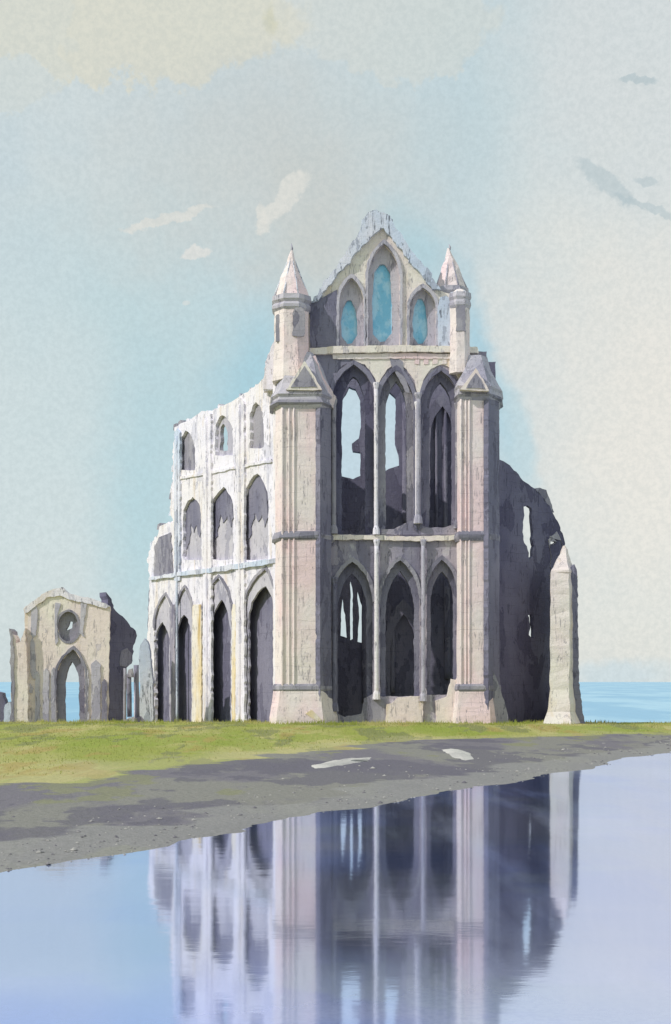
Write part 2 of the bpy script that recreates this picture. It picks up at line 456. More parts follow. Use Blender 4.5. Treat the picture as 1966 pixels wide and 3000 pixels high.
def water_mat():
    m, g, b, out = mat_new('pond_water')
    P = g.new('ShaderNodeNewGeometry').outputs['Position']
    n = g.noise(g.vmul(P, (1, 1, 1)), .10, 4, .55)
    n2 = g.noise(g.vmul(P, (1, 1, 1), (20, 0, 0)), .22, 4, .6)
    c = g.mix(g.ramp(n, .42, .58), (.30, .39, .78), (.62, .66, .86))
    c = g.mix(g.m('MULTIPLY', g.ramp(n2, .52, .60), .5), c, (.55, .64, .70))
    c = g.mix(g.ramp(g.noise(P, 14, 3, .7), .42, .62, 0, .18), c, (.22, .28, .52))
    df = g.new('ShaderNodeBsdfDiffuse'); g.l.new(c, df.inputs[0])
    gl = g.new('ShaderNodeBsdfGlossy'); gl.inputs['Roughness'].default_value = .06; gl.inputs['Color'].default_value = (.70, .76, .97, 1)
    h = g.m('ADD', g.noise(g.vmul(P, (.5, 1.3, 1)), 1.4, 4, .55), g.m('MULTIPLY', g.noise(g.vmul(P, (1, 2.2, 1)), 5, 3, .5), .12))
    bp = g.new('ShaderNodeBump'); bp.inputs['Strength'].default_value = .3; bp.inputs['Distance'].default_value = .006
    g.l.new(h, bp.inputs['Height']); g.l.new(bp.outputs[0], gl.inputs['Normal'])
    fr = g.new('ShaderNodeFresnel'); fr.inputs['IOR'].default_value = 1.9
    k = g.ramp(fr.outputs[0], .30, .38, .60, .95, smooth=False)
    k = g.m('MULTIPLY', k, g.ramp(g.noise(g.vmul(P, (1.6, .25, 1), (3, 9, 0)), .35, 5, .6), .44, .64, 1.0, .90))
    mx = g.new('ShaderNodeMixShader'); g.l.new(k, mx.inputs[0]); g.l.new(df.outputs[0], mx.inputs[1]); g.l.new(gl.outputs[0], mx.inputs[2])
    g.l.new(mx.outputs[0], out.inputs[0])
    return m
wv = [Vector(p) for p in ((-70, -8, WZ), (85, -8, WZ), (85, 70, WZ), (-70, 70, WZ))]
pond = obj('pond_water', wv, [(0, 1, 2, 3)], water_mat()); pond['kind'] = 'structure'

def sea_mat():
    m, g, b, out = mat_new('sea_water')
    P = g.new('ShaderNodeNewGeometry').outputs['Position']
    n = g.noise(g.vmul(P, (1, .25, 1)), .006, 5, .6)
    c = g.mix(g.ramp(n, .42, .58), (.25, .48, .66), (.38, .61, .75))
    c = g.mix(g.ramp(g.noise(g.vmul(P, (1, .3, 1)), .05, 4, .7), .42, .62, 0, .25), c, (.22, .42, .56))
    g.l.new(c, b.inputs['Base Color']); b.inputs['Roughness'].default_value = .45
    return m
SZ = -38
seav = [Vector(p) for p in ((-60000, 100, SZ), (60000, 100, SZ), (60000, 70000, SZ), (-60000, 70000, SZ))]
sea = obj('sea', seav, [(0, 1, 2, 3)], sea_mat()); sea['kind'] = 'structure'

# pale sand bars in the muddy margin
def sandbar(pts, h):
    """low mound of sand laid over the mud, outline in photo pixels on the ground"""
    out = jitter(pts, True, 14, 2.5, 2)
    vs = []; 
    for (x, y) in out:
        D = 60.0
        for _ in range(25):
            D = (CAMH - ground_z(X_(x, D), D)[0] - .02) * F / (y - HY)
        vs.append((X_(x, D), D))
    c = (sum(v[0] for v in vs) / len(vs), sum(v[1] for v in vs) / len(vs))
    V = []; n = len(vs); rings = 4
    for k in range(rings):
        s = 1 - k / rings * .95
        for v in vs:
            X = c[0] + (v[0] - c[0]) * s; Y = c[1] + (v[1] - c[1]) * s
            V.append(Vector((X, Y, ground_z(X, Y)[0] + (-.05 if k == 0 else h * smooth(k / (rings - 1)) * (.8 + .4 * mnoise.noise(Vector((X * 2, Y * 2, 0))))))))
    Fc = [(k * n + i, k * n + (i + 1) % n, (k + 1) * n + (i + 1) % n, (k + 1) * n + i) for k in range(rings - 1) for i in range(n)]
    Fc.append(tuple((rings - 1) * n + i for i in range(n)))
    return V, Fc
M['sand'] = stone('pale_sand', (.66, .63, .58), (.50, .48, .45), (.34, .32, .32), 9, .62, .5, .3, 0)
for pts, h in (([(888, 2246), (960, 2228), (1040, 2216), (1108, 2214), (1100, 2226), (1020, 2240), (940, 2252), (900, 2254)], .05),
               ([(1282, 2192), (1330, 2190), (1385, 2205), (1395, 2225), (1370, 2232), (1330, 2218)], .10)):
    V, Fc = sandbar(pts, h); o = fixn(obj('sandbank', V, Fc, 'sand', None, True)); o['kind'] = 'structure'

# ------------------------------------------------------------------ the abbey
ab = thing('ruined_abbey', 'tall roofless gothic abbey with twin turrets, gabled front and three rows of lancet windows', 'abbey', (0, 76, 0))
FR = Plane(983, 75.0, (1, 0))
GY = 2150      # walls run down into the turf
# front wall with two tiers of three lancets
up = [arch(975, 1096, 1068, 1566, 95), arch(1110, 1212, 1084, 1550, 100), arch(1238, 1344, 1086, 1545, 90)]
lo = [arch(972, 1092, 1645, 2100, 120), arch(1114, 1230, 1640, 2040, 130), arch(1250, 1340, 1640, 2036, 100)]
S('front_wall', FR, [(880, GY), (880, 1030), (1425, 1030), (1425, GY)], up + lo, 1.1, 'grey', ab, seed=1)
def inset(pts, dx, dyt, dyb):
    xs = [p[0] for p in pts]; x0, x1 = min(xs), max(xs); mid = (x0 + x1) / 2; ys = [p[1] for p in pts]; yt, yb = min(ys), max(ys)
    return [(mid + (x - mid) * (1 - 2 * dx / (x1 - x0)), yt + dyt + (y - yt) * ((yb - dyb - yt - dyt) / (yb - yt))) for x, y in pts]
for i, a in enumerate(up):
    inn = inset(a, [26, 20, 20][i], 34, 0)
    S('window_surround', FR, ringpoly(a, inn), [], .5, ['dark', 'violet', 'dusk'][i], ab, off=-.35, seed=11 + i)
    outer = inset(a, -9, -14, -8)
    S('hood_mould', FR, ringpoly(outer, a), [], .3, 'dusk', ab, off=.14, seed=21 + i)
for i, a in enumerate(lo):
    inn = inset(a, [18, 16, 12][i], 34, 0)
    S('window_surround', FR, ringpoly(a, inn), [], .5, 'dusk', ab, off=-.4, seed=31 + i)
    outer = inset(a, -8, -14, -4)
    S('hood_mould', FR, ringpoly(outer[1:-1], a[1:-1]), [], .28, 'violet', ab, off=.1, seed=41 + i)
# slender shafts between the lights
def shaft(x, y0, y1, r, mat='white', D=74.75, cap=True):
    s = tube('shaft', [pix(x, y1, D), pix(x, y0, D)], r, mat, ab, seed=x)
    if cap:
        L('capital', octo(X_(x, D), D, r * 1.25), [(Z_(y0 + 10, D), .75), (Z_(y0 - 4, D), 1.15), (Z_(y0 - 9, D), 1.1)], mat, s, .01)
        L('shaft_base', octo(X_(x, D), D, r * 1.35), [(Z_(y1 + 4, D), 1.3), (Z_(y1 - 12, D), 1.15), (Z_(y1 - 22, D), .7)], mat, s, .01)
shaft(1102, 1130, 1562, .12); shaft(1225, 1160, 1530, .15, 'lilac'); shaft(1221, 1186, 1530, .09)
shaft(1103, 1590, 2045, .13); shaft(1240, 1590, 2050, .12, 'lilac'); shaft(978, 1180, 1560, .14, 'violet'); shaft(980, 1700, 2080, .14, 'dusk')
shaft(1340, 1190, 1545, .13, 'violet')
# string course between the tiers, sills, cornice
S('string_course', FR, [(935, 1582), (935, 1566), (1080, 1568), (1220, 1572), (1350, 1566), (1350, 1580), (1220, 1586), (1080, 1580)], [], .4, 'cream', ab, off=.22, seed=2)
S('cornice', FR, [(905, 1038), (905, 1020), (975, 1014), (1200, 1012), (1400, 1016), (1402, 1034), (1200, 1030), (1000, 1034)], [], .6, 'cream', ab, off=.3, seed=3)
S('cornice', FR, [(975, 1052), (975, 1038), (1200, 1034), (1380, 1040), (1380, 1052), (1200, 1050)], [], .4, 'pink', ab, off=.15, seed=4)
for x in range(1215, 1370, 27):
    S('corbel', FR, rect(x, 1052, x + 13, 1066), [], .3, 'pink', ab, off=.12, seed=x)
S('broken_sill', FR, [(1112, 1566), (1150, 1552), (1195, 1530), (1215, 1522), (1232, 1540), (1262, 1546), (1300, 1545), (1344, 1532), (1346, 1566)], [], .5, 'grey', ab, off=.05, seed=5)
S('low_wall', FR, [(1128, GY), (1132, 2062), (1150, 2060), (1165, 2042), (1236, 2038), (1240, 2060), (1238, GY)], [], .5, 'cream', ab, off=.25, seed=6)
S('low_wall', FR, [(1280, GY), (1276, 2052), (1310, 2042), (1322, 1990), (1336, 1992), (1352, 1966), (1356, GY)], [], .5, 'cream', ab, off=.22, seed=7)
S('rubble_wall', FR, [(985, GY), (985, 2090), (1010, 2100), (1060, 2092), (1066, 2046), (1090, 2034), (1130, 2050), (1132, GY)], [], .5, 'violet', ab, off=.1, seed=8)

S('spandrel_facing', FR, [(1026, 1042), (1350, 1042), (1352, 1130), (1342, 1106), (1318, 1076), (1292, 1066), (1262, 1080), (1240, 1112), (1226, 1166), (1214, 1116), (1192, 1082), (1161, 1062), (1132, 1084), (1106, 1128), (1094, 1100), (1070, 1068), (1036, 1056)], [], .12, 'cream', ab, off=.08, seed=10)
S('dark_panel', FR, [(905, 1040), (1024, 1040), (1030, 1064), (1004, 1070), (984, 1094), (974, 1140), (950, 1110), (925, 1060)], [], .12, 'dusk', ab, off=.06, seed=9)  # dark slab for the turret's shadow, shade put into its colour
S('dark_panel', FR, [(1140, 1046), (1160, 1046), (1180, 1060), (1186, 1100), (1200, 1150), (1190, 1150), (1170, 1110), (1150, 1078)], [], .1, 'violet', ab, off=.11, seed=9)  # thin violet slab, darker than the facing
# gable above the cornice
gh = [arch(993, 1066, 812, 1014, 75), arch(1078, 1172, 712, 1012, 105), arch(1200, 1278, 842, 1012, 60)]
gab = S('gable_wall', FR, [(900, 1022), (902, 886), (925, 878), (985, 806), (1050, 733), (1116, 657), (1170, 716), (1225, 784), (1276, 848), (1322, 862), (1330, 1022)], gh, .9, 'cream', ab, off=-.15, seed=51)
for a, (x0, x1, yt, yb), ok in ((gh[0], (1001, 1045, 876, 1010), 0), (gh[1], (1093, 1147, 770, 1004), 1), (gh[2], (1211, 1251, 870, 1010), 2)):
    hole = [(x0, yb - 24), (x0 - 3, (yt + yb) / 2), (x0 + 4, yt + 26), ((x0 + x1) / 2 - 6, yt + 4), ((x0 + x1) / 2 + 6, yt + 3), (x1 - 4, yt + 28), (x1 + 1, (yt + yb) / 2), (x1 + 2, yb - 28), ((x0 + x1) / 2 + 8, yb - 4), ((x0 + x1) / 2 - 6, yb - 2)]
    big = inset(a, -3, -3, -3)
    S('window_surround', FR, big, [hole], .4, 'lilac', gab, off=-.55, seed=61 + ok)
    S('sky_blue_infill', FR, hole, [], .05, 'infill', gab, off=-.75, amp=0)  # added blue panel standing in for sky through the lancet
    S('hood_mould', FR, ringpoly(inset(a, -7, -11, 0), a), [], .25, 'lilac', gab, off=-.02, seed=65 + ok)
S('gable_coping', FR, [(912, 886), (958, 815), (1010, 745), (1050, 684), (1062, 645), (1080, 622), (1104, 614), (1122, 619), (1138, 627), (1160, 665), (1200, 722), (1250, 786), (1288, 846),
   (1268, 848), (1240, 812), (1200, 762), (1160, 710), (1116, 664), (1090, 690), (1060, 724), (1010, 782), (962, 838), (932, 882)], [], .9, 'bluew', gab, off=.12, amp=4.2, seed=71)
S('gable_shade_panel', FR, [(908, 1018), (908, 892), (930, 880), (988, 848), (996, 1018)], [], .3, 'dusk', gab, off=-.05, seed=72)  # dark slab where the turret's shadow falls, shade in its colour
for k in range(9):    # broken stones on the gable tip
    x = 1070 + k * 9.5; y = 628 + abs(x - 1108) * .45; h = random.uniform(3, 12); w = random.uniform(5, 8)
    S('loose_stone', FR, [(x - w, y + 14), (x - w * .8, y - h * .5), (x - w * .1, y - h), (x + w * .7, y - h * .6), (x + w, y + 14)], [], .6, ['violet', 'bluew', 'lilac'][k % 3], gab, off=random.uniform(-.1, .08), amp=2, seed=k)
# wall strip next to right turret with pale stone
S('stair_wall', FR, [(1284, 1018), (1282, 900), (1290, 872), (1306, 866), (1322, 880), (1322, 1018)], [], .5, 'bluew', ab, off=.1, seed=73)

# corner piers
def pier(x0, x1, xs, xl, D, cap_y, band_y, seed, xb):
    pl = [(X_(x0, D), D), (X_(x1, D), D), (X_(xs, D + 1.3), D + 1.3), (X_(xs, D + 3.0), D + 3.0), (X_(xl, D + 3.0), D + 3.0), (X_(xl, D + .9), D + .9)]
    p = L('corner_pier', pl, [(-1, 1), (Z_(cap_y, D), .985)], 'pink', ab, .025, seed)
    zz = Z_(2116, D)
    L('plinth', pl, [(-1, 1.24), (zz + .25, 1.20), (zz + 1.2, 1.10), (Z_(2020, D), 1.05), (Z_(2006, D), 1.01)], 'pink', p, .03, seed + 1, .3)
    L('plinth_band', pl, [(Z_(2026, D), 1.05), (Z_(2020, D), 1.10), (Z_(2010, D), 1.09), (Z_(2004, D), 1.03)], 'violet', p, .03, seed + 2)
    L('string_course', pl, [(Z_(1584, D), 1.02), (Z_(1576, D), 1.09), (Z_(1566, D), 1.09), (Z_(1556, D), 1.02)], 'violet', p, .09, seed + 3)
    # attached shafts on the front face
    for fx, rr in ((.03, .07), (.2, .05), (.33, .06)):
        x = x0 + (x1 - x0) * fx
        tube('attached_shaft', [pix(x, 2112, D - .02), pix(x, cap_y + 4, D - .02)], rr, 'pink', p, 8, .01, x)
    return p, pl
pL, plL = pier(824, 937, 971, 806, 73.6, 1190, 1575, 3, 990)
pR, plR = pier(1348, 1430, 1461, 1338, 73.8, 1166, 1575, 8, 1500)
def capital(pl, D, y0, y1, seed, parent):
    L('capital', pl, [(Z_(y0 + 8, D), .97), (Z_(y0 - 10, D), 1.14), (Z_(y0 - 26, D), 1.09), (Z_(y0 - 34, D), 1.17), (Z_(y0 - 46, D), 1.08)], 'lilac', parent, .05, seed, .15)
    L('capital_band', pl, [(Z_(y0 - 3, D), 1.09), (Z_(y0 - 9, D), 1.18), (Z_(y0 - 17, D), 1.12)], 'violet', parent, .06, seed + 4, .15)
    L('weathering', pl, [(Z_(y0 - 46, D), 1.05), (Z_(y1, D), .66), (Z_(y1 - 40, D), .45)], 'lilac', parent, .05, seed + 1, .4)
for xr, Dr, y0, xb_, par in ((938, 73.72, 1196, 990, pL), (1431, 73.92, 1172, 1500, pR)):
    S('pier_shade_face', Plane(xr, Dr, (.66, 1.2)), [(xr, GY), (xr, y0), (xr + 32, y0), (xr + 33, 1980), (xr + 40, 2040), (xb_, GY)], [], .3, 'dusk', par, off=.13, amp=.7, seed=xr)  # separate dark face, shade of the pier's right side in its colour
capital(plL, 73.6, 1190, 1060, 5, pL); capital(plR, 73.8, 1166, 1070, 6, pR)
S('rust_stain', Plane(983, 73.28, (1, 0)), [(896, 2092), (912, 2080), (930, 2094), (942, 2110), (936, 2116), (916, 2106)], [], .3, 'ochre', pL, off=-.02, amp=2, seed=86)
GB = Plane(983, 73.25, (1, 0))
S('gablet', GB, [(838, 1142), (866, 1100), (892, 1056), (914, 1090), (944, 1142)], [], .9, 'cream', pL, seed=81)
S('gablet_panel', GB, [(852, 1134), (872, 1102), (892, 1070), (910, 1100), (930, 1134)], [], .2, 'violet', pL, off=.05, seed=82)
S('gablet', GB, [(1348, 1142), (1372, 1110), (1394, 1078), (1416, 1110), (1434, 1146)], [], .9, 'cream', pR, seed=83)
S('gablet_panel', GB, [(1366, 1136), (1380, 1112), (1394, 1092), (1408, 1112), (1422, 1138)], [], .2, 'violet', pR, off=.05, seed=84)
S('flying_rib', FR, [(908, 1046), (924, 1040), (945, 1100), (984, 1162), (976, 1196), (950, 1160), (925, 1110)], [], .5, 'pink', pL, off=.6, seed=85)

# turrets
def turret(xa, xb, D, ybase, yring, yapex, finial, seed, slits, mat='pink', xap=None):
    cx = X_((xa + xb) / 2, D); r = (xb - xa) / 2 / F * D; cy = D + r
    o8 = octo(cx, cy, r)
    t = L('turret', o8, [(Z_(ybase, D), 1.08), (Z_(ybase - 90, D), 1.0), (Z_(yring, D), .98)], mat, ab, .04, seed, .4)
    L('turret_cornice', o8, [(Z_(yring + 14, D), .98), (Z_(yring + 6, D), 1.10), (Z_(yring - 2, D), 1.12), (Z_(yring - 10, D), 1.02), (Z_(yring - 18, D), 1.14), (Z_(yring - 32, D), 1.12)], 'lilac', t, .04, seed + 1, .15)
    ax = X_(xap, D) - cx if xap else 0
    v, f = loft(o8, [(Z_(yring - 32, D), 1.0), (Z_((yring + yapex) / 2 - 20, D), .47), (Z_(yapex, D), .05)], .07, seed + 2, .35)
    z0, z1 = Z_(yring - 32, D), Z_(yapex, D)
    for p in v: p.x += ax * max(0, (p.z - z0) / (z1 - z0))
    sp = fixn(obj('spire', v, f, 'pink', t))
    top = Vector((cx + ax, cy, z1 - .1))
    tube('finial', [top, top + Vector((.03, 0, finial * .5)), top + Vector((-.03, 0, finial))], [.07, .06, .05, .02], 'lilac', t, 6, .04)
    for i in range(8):       # ribs down the spire's arrises
        a = Vector((o8[i][0], o8[i][1], z0)); 
        if a.y < cy + .2: tube('spire_rib', [a, top], [.055, .045, .03], 'lilac' if seed >= 100 else 'bluew', t, 5, .015)
    PL = Plane(983, D - .0, (1, 0))
    for s in slits:
        S('blind_slit', PL, arch(*s[:4], (s[1] - s[0]) * .6), [], .12, 'violet', t, off=s[4], amp=2, seed=seed)
    return t
turret(802, 903, 73.9, 1110, 892, 716, .5, 90, [(857, 893, 896, 984, .06), (808, 822, 920, 1000, -.25)])
turret(1322, 1378, 74.3, 1090, 886, 838, .2, 95, [(1337, 1364, 888, 970, .06)])
turret(1279, 1370, 76.0, 1060, 868, 712, .35, 105, [], 'pink', 1320)
S('turret_shoulder', FR, [(770, 1140), (777, 1060), (790, 1030), (800, 1000), (806, 960), (812, 1140)], [], 1.0, 'white', ab, off=-.6, amp=3, seed=91)
S('turret_shoulder', FR, [(1366, 1160), (1366, 1034), (1396, 1032), (1410, 1040), (1420, 1068), (1432, 1104), (1444, 1150), (1452, 1200), (1452, 1360), (1400, 1360)], [], 1.0, 'violet', ab, off=-.8, amp=3, seed=92)

# inner cross wall, interior shade put into its dark stone, pierced where the sky shows
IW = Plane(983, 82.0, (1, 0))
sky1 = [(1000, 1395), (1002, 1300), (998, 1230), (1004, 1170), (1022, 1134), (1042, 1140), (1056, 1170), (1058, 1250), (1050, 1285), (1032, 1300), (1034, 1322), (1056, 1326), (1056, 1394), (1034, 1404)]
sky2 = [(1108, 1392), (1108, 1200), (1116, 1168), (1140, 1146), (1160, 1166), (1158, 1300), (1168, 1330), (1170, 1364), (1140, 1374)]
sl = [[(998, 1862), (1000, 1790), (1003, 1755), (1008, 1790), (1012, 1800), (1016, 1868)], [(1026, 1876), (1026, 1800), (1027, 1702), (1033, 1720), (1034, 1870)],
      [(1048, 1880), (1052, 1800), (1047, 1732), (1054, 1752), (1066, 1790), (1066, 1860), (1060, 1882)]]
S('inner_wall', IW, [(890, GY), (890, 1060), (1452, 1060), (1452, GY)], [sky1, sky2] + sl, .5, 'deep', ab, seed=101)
for x, y0, y1, r in ((1190, 1180, 1530, .25), (1279, 1180, 1560, .09), (1306, 1170, 1560, .13), (1150, 1830, 2030, .16), (1070, 1700, 2060, .22), (1310, 1700, 1990, .2)):
    tube('inner_shaft', [pix(x, y1, 81.9), pix(x, y0, 81.9)], r, 'dusk', ab, 8, .03, x)
S('inner_arch', IW, ringpoly(arch(1128, 1234, 1755, 2040, 130), arch(1144, 1222, 1800, 2040, 120)), [], .4, 'dusk', ab, off=.3, seed=103)
S('inner_arch', IW, ringpoly(arch(1246, 1345, 1150, 1540, 110), arch(1260, 1332, 1190, 1540, 100)), [], .4, 'dusk', ab, off=.3, seed=104)

# the long side wall of the choir running back to the left
LW = Plane(824, 74.9, (-.5, 1))
cl = [arch(526, 572, 1262, 1378, 60, 545), arch(630, 682, 1216, 1334, 50, 652), arch(732, 772, 1178, 1312, 50, 750)]
ga = [arch(536, 590, 1456, 1640, 60, 566), arch(616, 684, 1428, 1640, 70, 656), arch(712, 786, 1386, 1640, 90, 754)]
ao = [arch(452, 508, 1745, GY, 100, 484), arch(510, 564, 1722, GY, 110, 540), arch(592, 678, 1692, GY, 120, 640), arch(714, 808, 1668, GY, 130, 776)]
top = [(840, GY), (840, 1040), (797, 1020), (786, 1060), (776, 1108), (756, 1124), (736, 1141), (706, 1160), (676, 1179), (640, 1196), (592, 1205), (556, 1228), (512, 1253), (508, 1320), (504, 1400), (499, 1498),
       (508, 1530), (468, 1541), (462, 1572), (448, 1586), (440, 1610), (431, 1636), (438, 1700), (438, 1760), (434, 1830), (430, 1884), (424, 1960), (418, GY)]
lw = S('choir_wall', LW, top, cl + ga + ao, .26, 'white', ab, amp=3.0, seed=110)
for i, a in enumerate(cl):
    xs = [p[0] for p in a]; w = max(xs) - min(xs)
    S('window_surround', LW, inset(a, -2, -2, -2), [inset(a, w * .30, 24, 14)] if i == 1 else [], .25, 'lilac' if i == 1 else 'violet', lw, off=-.22, amp=2.2, seed=120 + i)  # outer two are solid, window shade put into their violet colour
for i, a in enumerate(ga):
    S('gallery_shade_panel', LW, inset(a, -3, -3, -3), [], .2, 'lilac', lw, off=-.26, seed=130 + i)  # grey shade of the gallery put into the panel colour
    yt = min(q[1] for q in a); yc = yt + (96 if i < 2 else 135); hd = inset(a, 1, 1, 0)
    xa, xb = hd[0][0], hd[-1][0]; wd = xb - xa
    shade_edge = [(xb, yc - 8), (xb - wd * .12, yc + 22), (xb - wd * .25, yc - 14), (xb - wd * .4, yc + 8), (xb - wd * .55, yc - 20), (xb - wd * .7, yc + 44), (xb - wd * .86, yc + 62), (xa, yc + 30)]
    S('arch_shade', LW, hd[1:-1] + shade_edge, [], .12, 'dusk', lw, off=-.20, amp=3, seed=140 + i)  # dark sheet, shade under the arch top put into its colour
for i, a in enumerate(ao):
    inn = [arch(456, 496, 1822, GY, 60, 476), arch(516, 560, 1800, GY, 70, 540), arch(614, 676, 1758, GY, 110, 650), arch(728, 806, 1716, GY, 100, 778)][i]
    S('arch_order', LW, ringpoly(a, inn), [], .12, 'lilac', lw, off=-.10, amp=2, seed=150 + i)
    S('hood_mould', LW, ringpoly(inset(a, -5, -10, 0)[1:-1], a[1:-1]), [], .1, 'violet', lw, off=.05, amp=1.5, seed=155 + i)
S('inner_wall', LW, [(424, GY), (436, 1730), (520, 1700), (640, 1680), (816, 1650), (816, GY)], [], .5, 'deep', ab, off=-.7, seed=160)  # dark backing behind the arches, interior shade put into its colour
for x0, x1, y0, m_ in ((594, 617, 1208, 'white'), (690, 714, 1172, 'white'), (800, 824, 1100, 'white'), (510, 526, 1262, 'bluew')):
    S('wall_shaft', LW, [(x0, GY if x0 > 560 else 1700), (x0, y0 + 10), ((x0 + x1) / 2, y0 - 6), (x1, y0 + 4), (x1 + (2 if x0 > 560 else 0), GY if x0 > 560 else 1700)], [], .16, m_, lw, off=.14, amp=1.6, seed=int(x0))
    xm = (x0 + x1) / 2
    tube('attached_shaft', [LW.at(xm + 1, 2110, .16), LW.at(xm, y0 + 16, .16)], .09, m_, lw, 8, .02, x0)
for x0, x1, m_ in ((563, 590, 'ochre'), (679, 712, 'ochre'), (497, 512, 'grey')):
    S('arcade_pier', LW, [(x0, GY), (x0, 1790), (x0 + 3, 1770), (x1 - 3, 1770), (x1, 1790), (x1, GY)], [], .14, m_, lw, off=.08, amp=1.5, seed=int(x0) + 1)
S('string_course', LW, [(436, 1700), (436, 1692), (520, 1676), (640, 1660), (806, 1636), (806, 1650), (640, 1674), (520, 1688)], [], .4, 'bluew', lw, off=.22, amp=2, seed=170)
S('string_course', LW, [(506, 1408), (506, 1400), (620, 1380), (796, 1345), (796, 1352), (620, 1387)], [], .25, 'white', lw, off=.10, amp=2, seed=171)
S('end_panel', LW, [(450, 1690), (452, 1600), (466, 1574), (500, 1560), (506, 1680)], [], .3, 'violet', lw, off=.08, amp=2, seed=172)
for k in range(22):     # ragged stones along the broken wall head
    i = random.randint(2, 20); a, b = top[i], top[i + 1]; t = random.random()
    x = a[0] + (b[0] - a[0]) * t; y = a[1] + (b[1] - a[1]) * t; h = random.uniform(4, 14); w = random.uniform(2, 7)
    S('loose_stone', LW, [(x - w, y + 8), (x - w * .8, y - h * .6), (x + w * .2, y - h), (x + w, y - h * .3), (x + w, y + 8)], [], random.uniform(.3, .7), random.choice(['white', 'violet', 'bluew']), lw, off=random.uniform(-.3, 0), amp=1.5, seed=k)

# dark ruined wall to the right and its end buttress
RW = Plane(1452, 75.6, (1.3, 1))
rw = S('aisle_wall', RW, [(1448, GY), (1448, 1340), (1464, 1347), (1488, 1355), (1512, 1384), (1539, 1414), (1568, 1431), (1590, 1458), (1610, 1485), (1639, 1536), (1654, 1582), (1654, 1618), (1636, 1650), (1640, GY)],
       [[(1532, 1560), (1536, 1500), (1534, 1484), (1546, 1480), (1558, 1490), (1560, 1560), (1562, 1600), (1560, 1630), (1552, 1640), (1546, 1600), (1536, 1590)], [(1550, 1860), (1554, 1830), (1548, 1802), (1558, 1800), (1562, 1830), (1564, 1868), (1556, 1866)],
        [(1613, 1592), (1613, 1573), (1630, 1586), (1620, 1594)]], .22, 'dark', ab, amp=2.5, seed=180)  # wall turned from the sun, its shade put into the dark stone
S('broken_parapet', RW, [(1572, 1436), (1582, 1428), (1600, 1436), (1610, 1462), (1622, 1500), (1612, 1500), (1596, 1462)], [], .5, 'violet', rw, off=-.5, amp=2, seed=181)
S('wall_patch', RW, [(1612, 1660), (1616, 1620), (1608, 1580), (1632, 1556), (1648, 1590), (1652, 1612), (1634, 1650), (1620, 1672)], [[(1613, 1594), (1613, 1570), (1632, 1586), (1620, 1596)]], .2, 'violet', rw, off=.06, amp=2, seed=182)
D = 73.6
bpl = [(X_(1611, D), D), (X_(1668, D), D), (X_(1692, D + 1.2), D + 1.2), (X_(1690, D + 4.2), D + 4.2), (X_(1611, D + 4.2), D + 4.2)]
bt = L('end_buttress', bpl, [(-1, 1.5), (Z_(2118, D), 1.42), (Z_(2085, D), 1.15), (Z_(2020, D), 1.03), (Z_(1700, D), .95), (Z_(1672, D), .90)], 'cream', ab, .05, 190, .4)
L('buttress_cap', bpl, [(Z_(1676, D), .92), (Z_(1668, D), .90), (Z_(1640, D), .55), (Z_(1612, D), .25), (Z_(1588, D), .06)], 'cream', bt, .09, 191, .2)
BW = Plane(983, D + .5, (1, 0))
S('buttress_side', BW, [(1672, GY), (1671, 1676), (1672, 1662), (1682, 1652), (1690, 1668), (1692, 1700), (1696, 1980), (1706, 2080), (1722, GY)], [], 2.5, 'dusk', bt, amp=2, seed=192)  # right flank in darker stone, shade put into its colour
S('pier_skirt', Plane(983, 74.2, (1, 0)), [(1440, GY), (1440, 1965), (1452, 1980), (1470, 2030), (1484, 2080), (1500, GY)], [], 1.0, 'violet', ab, amp=2, seed=193)

# ------------------------------------------------------------------ smaller gabled ruin on the left
D2 = 80.0
sr = thing('chapel_ruin', 'small cream stone ruin with a round window over a pointed doorway', 'ruin', (X_(200, D2), D2, -.2))
SR = Plane(983, D2, (1, 0))
door = arch(165, 249, 1902, GY, 90, 214)
circ = [(200 + 33 * math.cos(t * math.pi / 10), 1836 + 46 * math.sin(t * math.pi / 10)) for t in range(20)]
fw = S('front_wall', SR, [(70, GY), (72, 1990), (74, 1900), (72, 1800), (69, 1784), (101, 1760), (138, 1735), (182, 1724), (199, 1742), (245, 1751), (277, 1760), (309, 1771), (323, 1776), (320, 1900), (316, GY)], [door, circ], .9, 'cream', sr, amp=2.2, seed=200)
hole = [(192, 1848), (200, 1832), (205, 1820), (212, 1822), (212, 1840), (203, 1844)]
rd = S('round_window', SR, [(200 + 35 * math.cos(t * math.pi / 10), 1836 + 48 * math.sin(t * math.pi / 10)) for t in range(20)], [hole], .3, 'violet', sr, off=-.3, seed=201)
S('window_ring', SR, ringpoly([(200 + 37 * math.cos(t * math.pi / 12), 1836 + 50 * math.sin(t * math.pi / 12)) for t in range(25)], [(200 + 31 * math.cos(t * math.pi / 12), 1836 + 43 * math.sin(t * math.pi / 12)) for t in range(25)]), [], .15, 'violet', rd, off=.04, seed=202)
S('door_arch', SR, ringpoly(door, arch(190, 232, 1938, GY, 70, 210)), [], .4, 'dusk', sr, off=-.25, amp=2, seed=204)
S('hood_mould', SR, ringpoly(inset(door, -6, -10, 0), door), [], .3, 'violet', sr, off=.12, amp=2, seed=205)
for x0, x1, y0, m_ in ((103, 116, 1966, 'lilac'), (126, 143, 1958, 'lilac'), (150, 163, 1955, 'lilac'), (252, 259, 1960, 'lilac'), (268, 294, 1935, 'lilac'), (299, 313, 1990, 'grey')):
    S('pilaster', SR, [(x0, GY), (x0, y0 + 10), ((x0 + x1) / 2, y0), (x1, y0 + 12), (x1, GY)], [], .2, m_, sr, off=.1, amp=2, seed=x0)
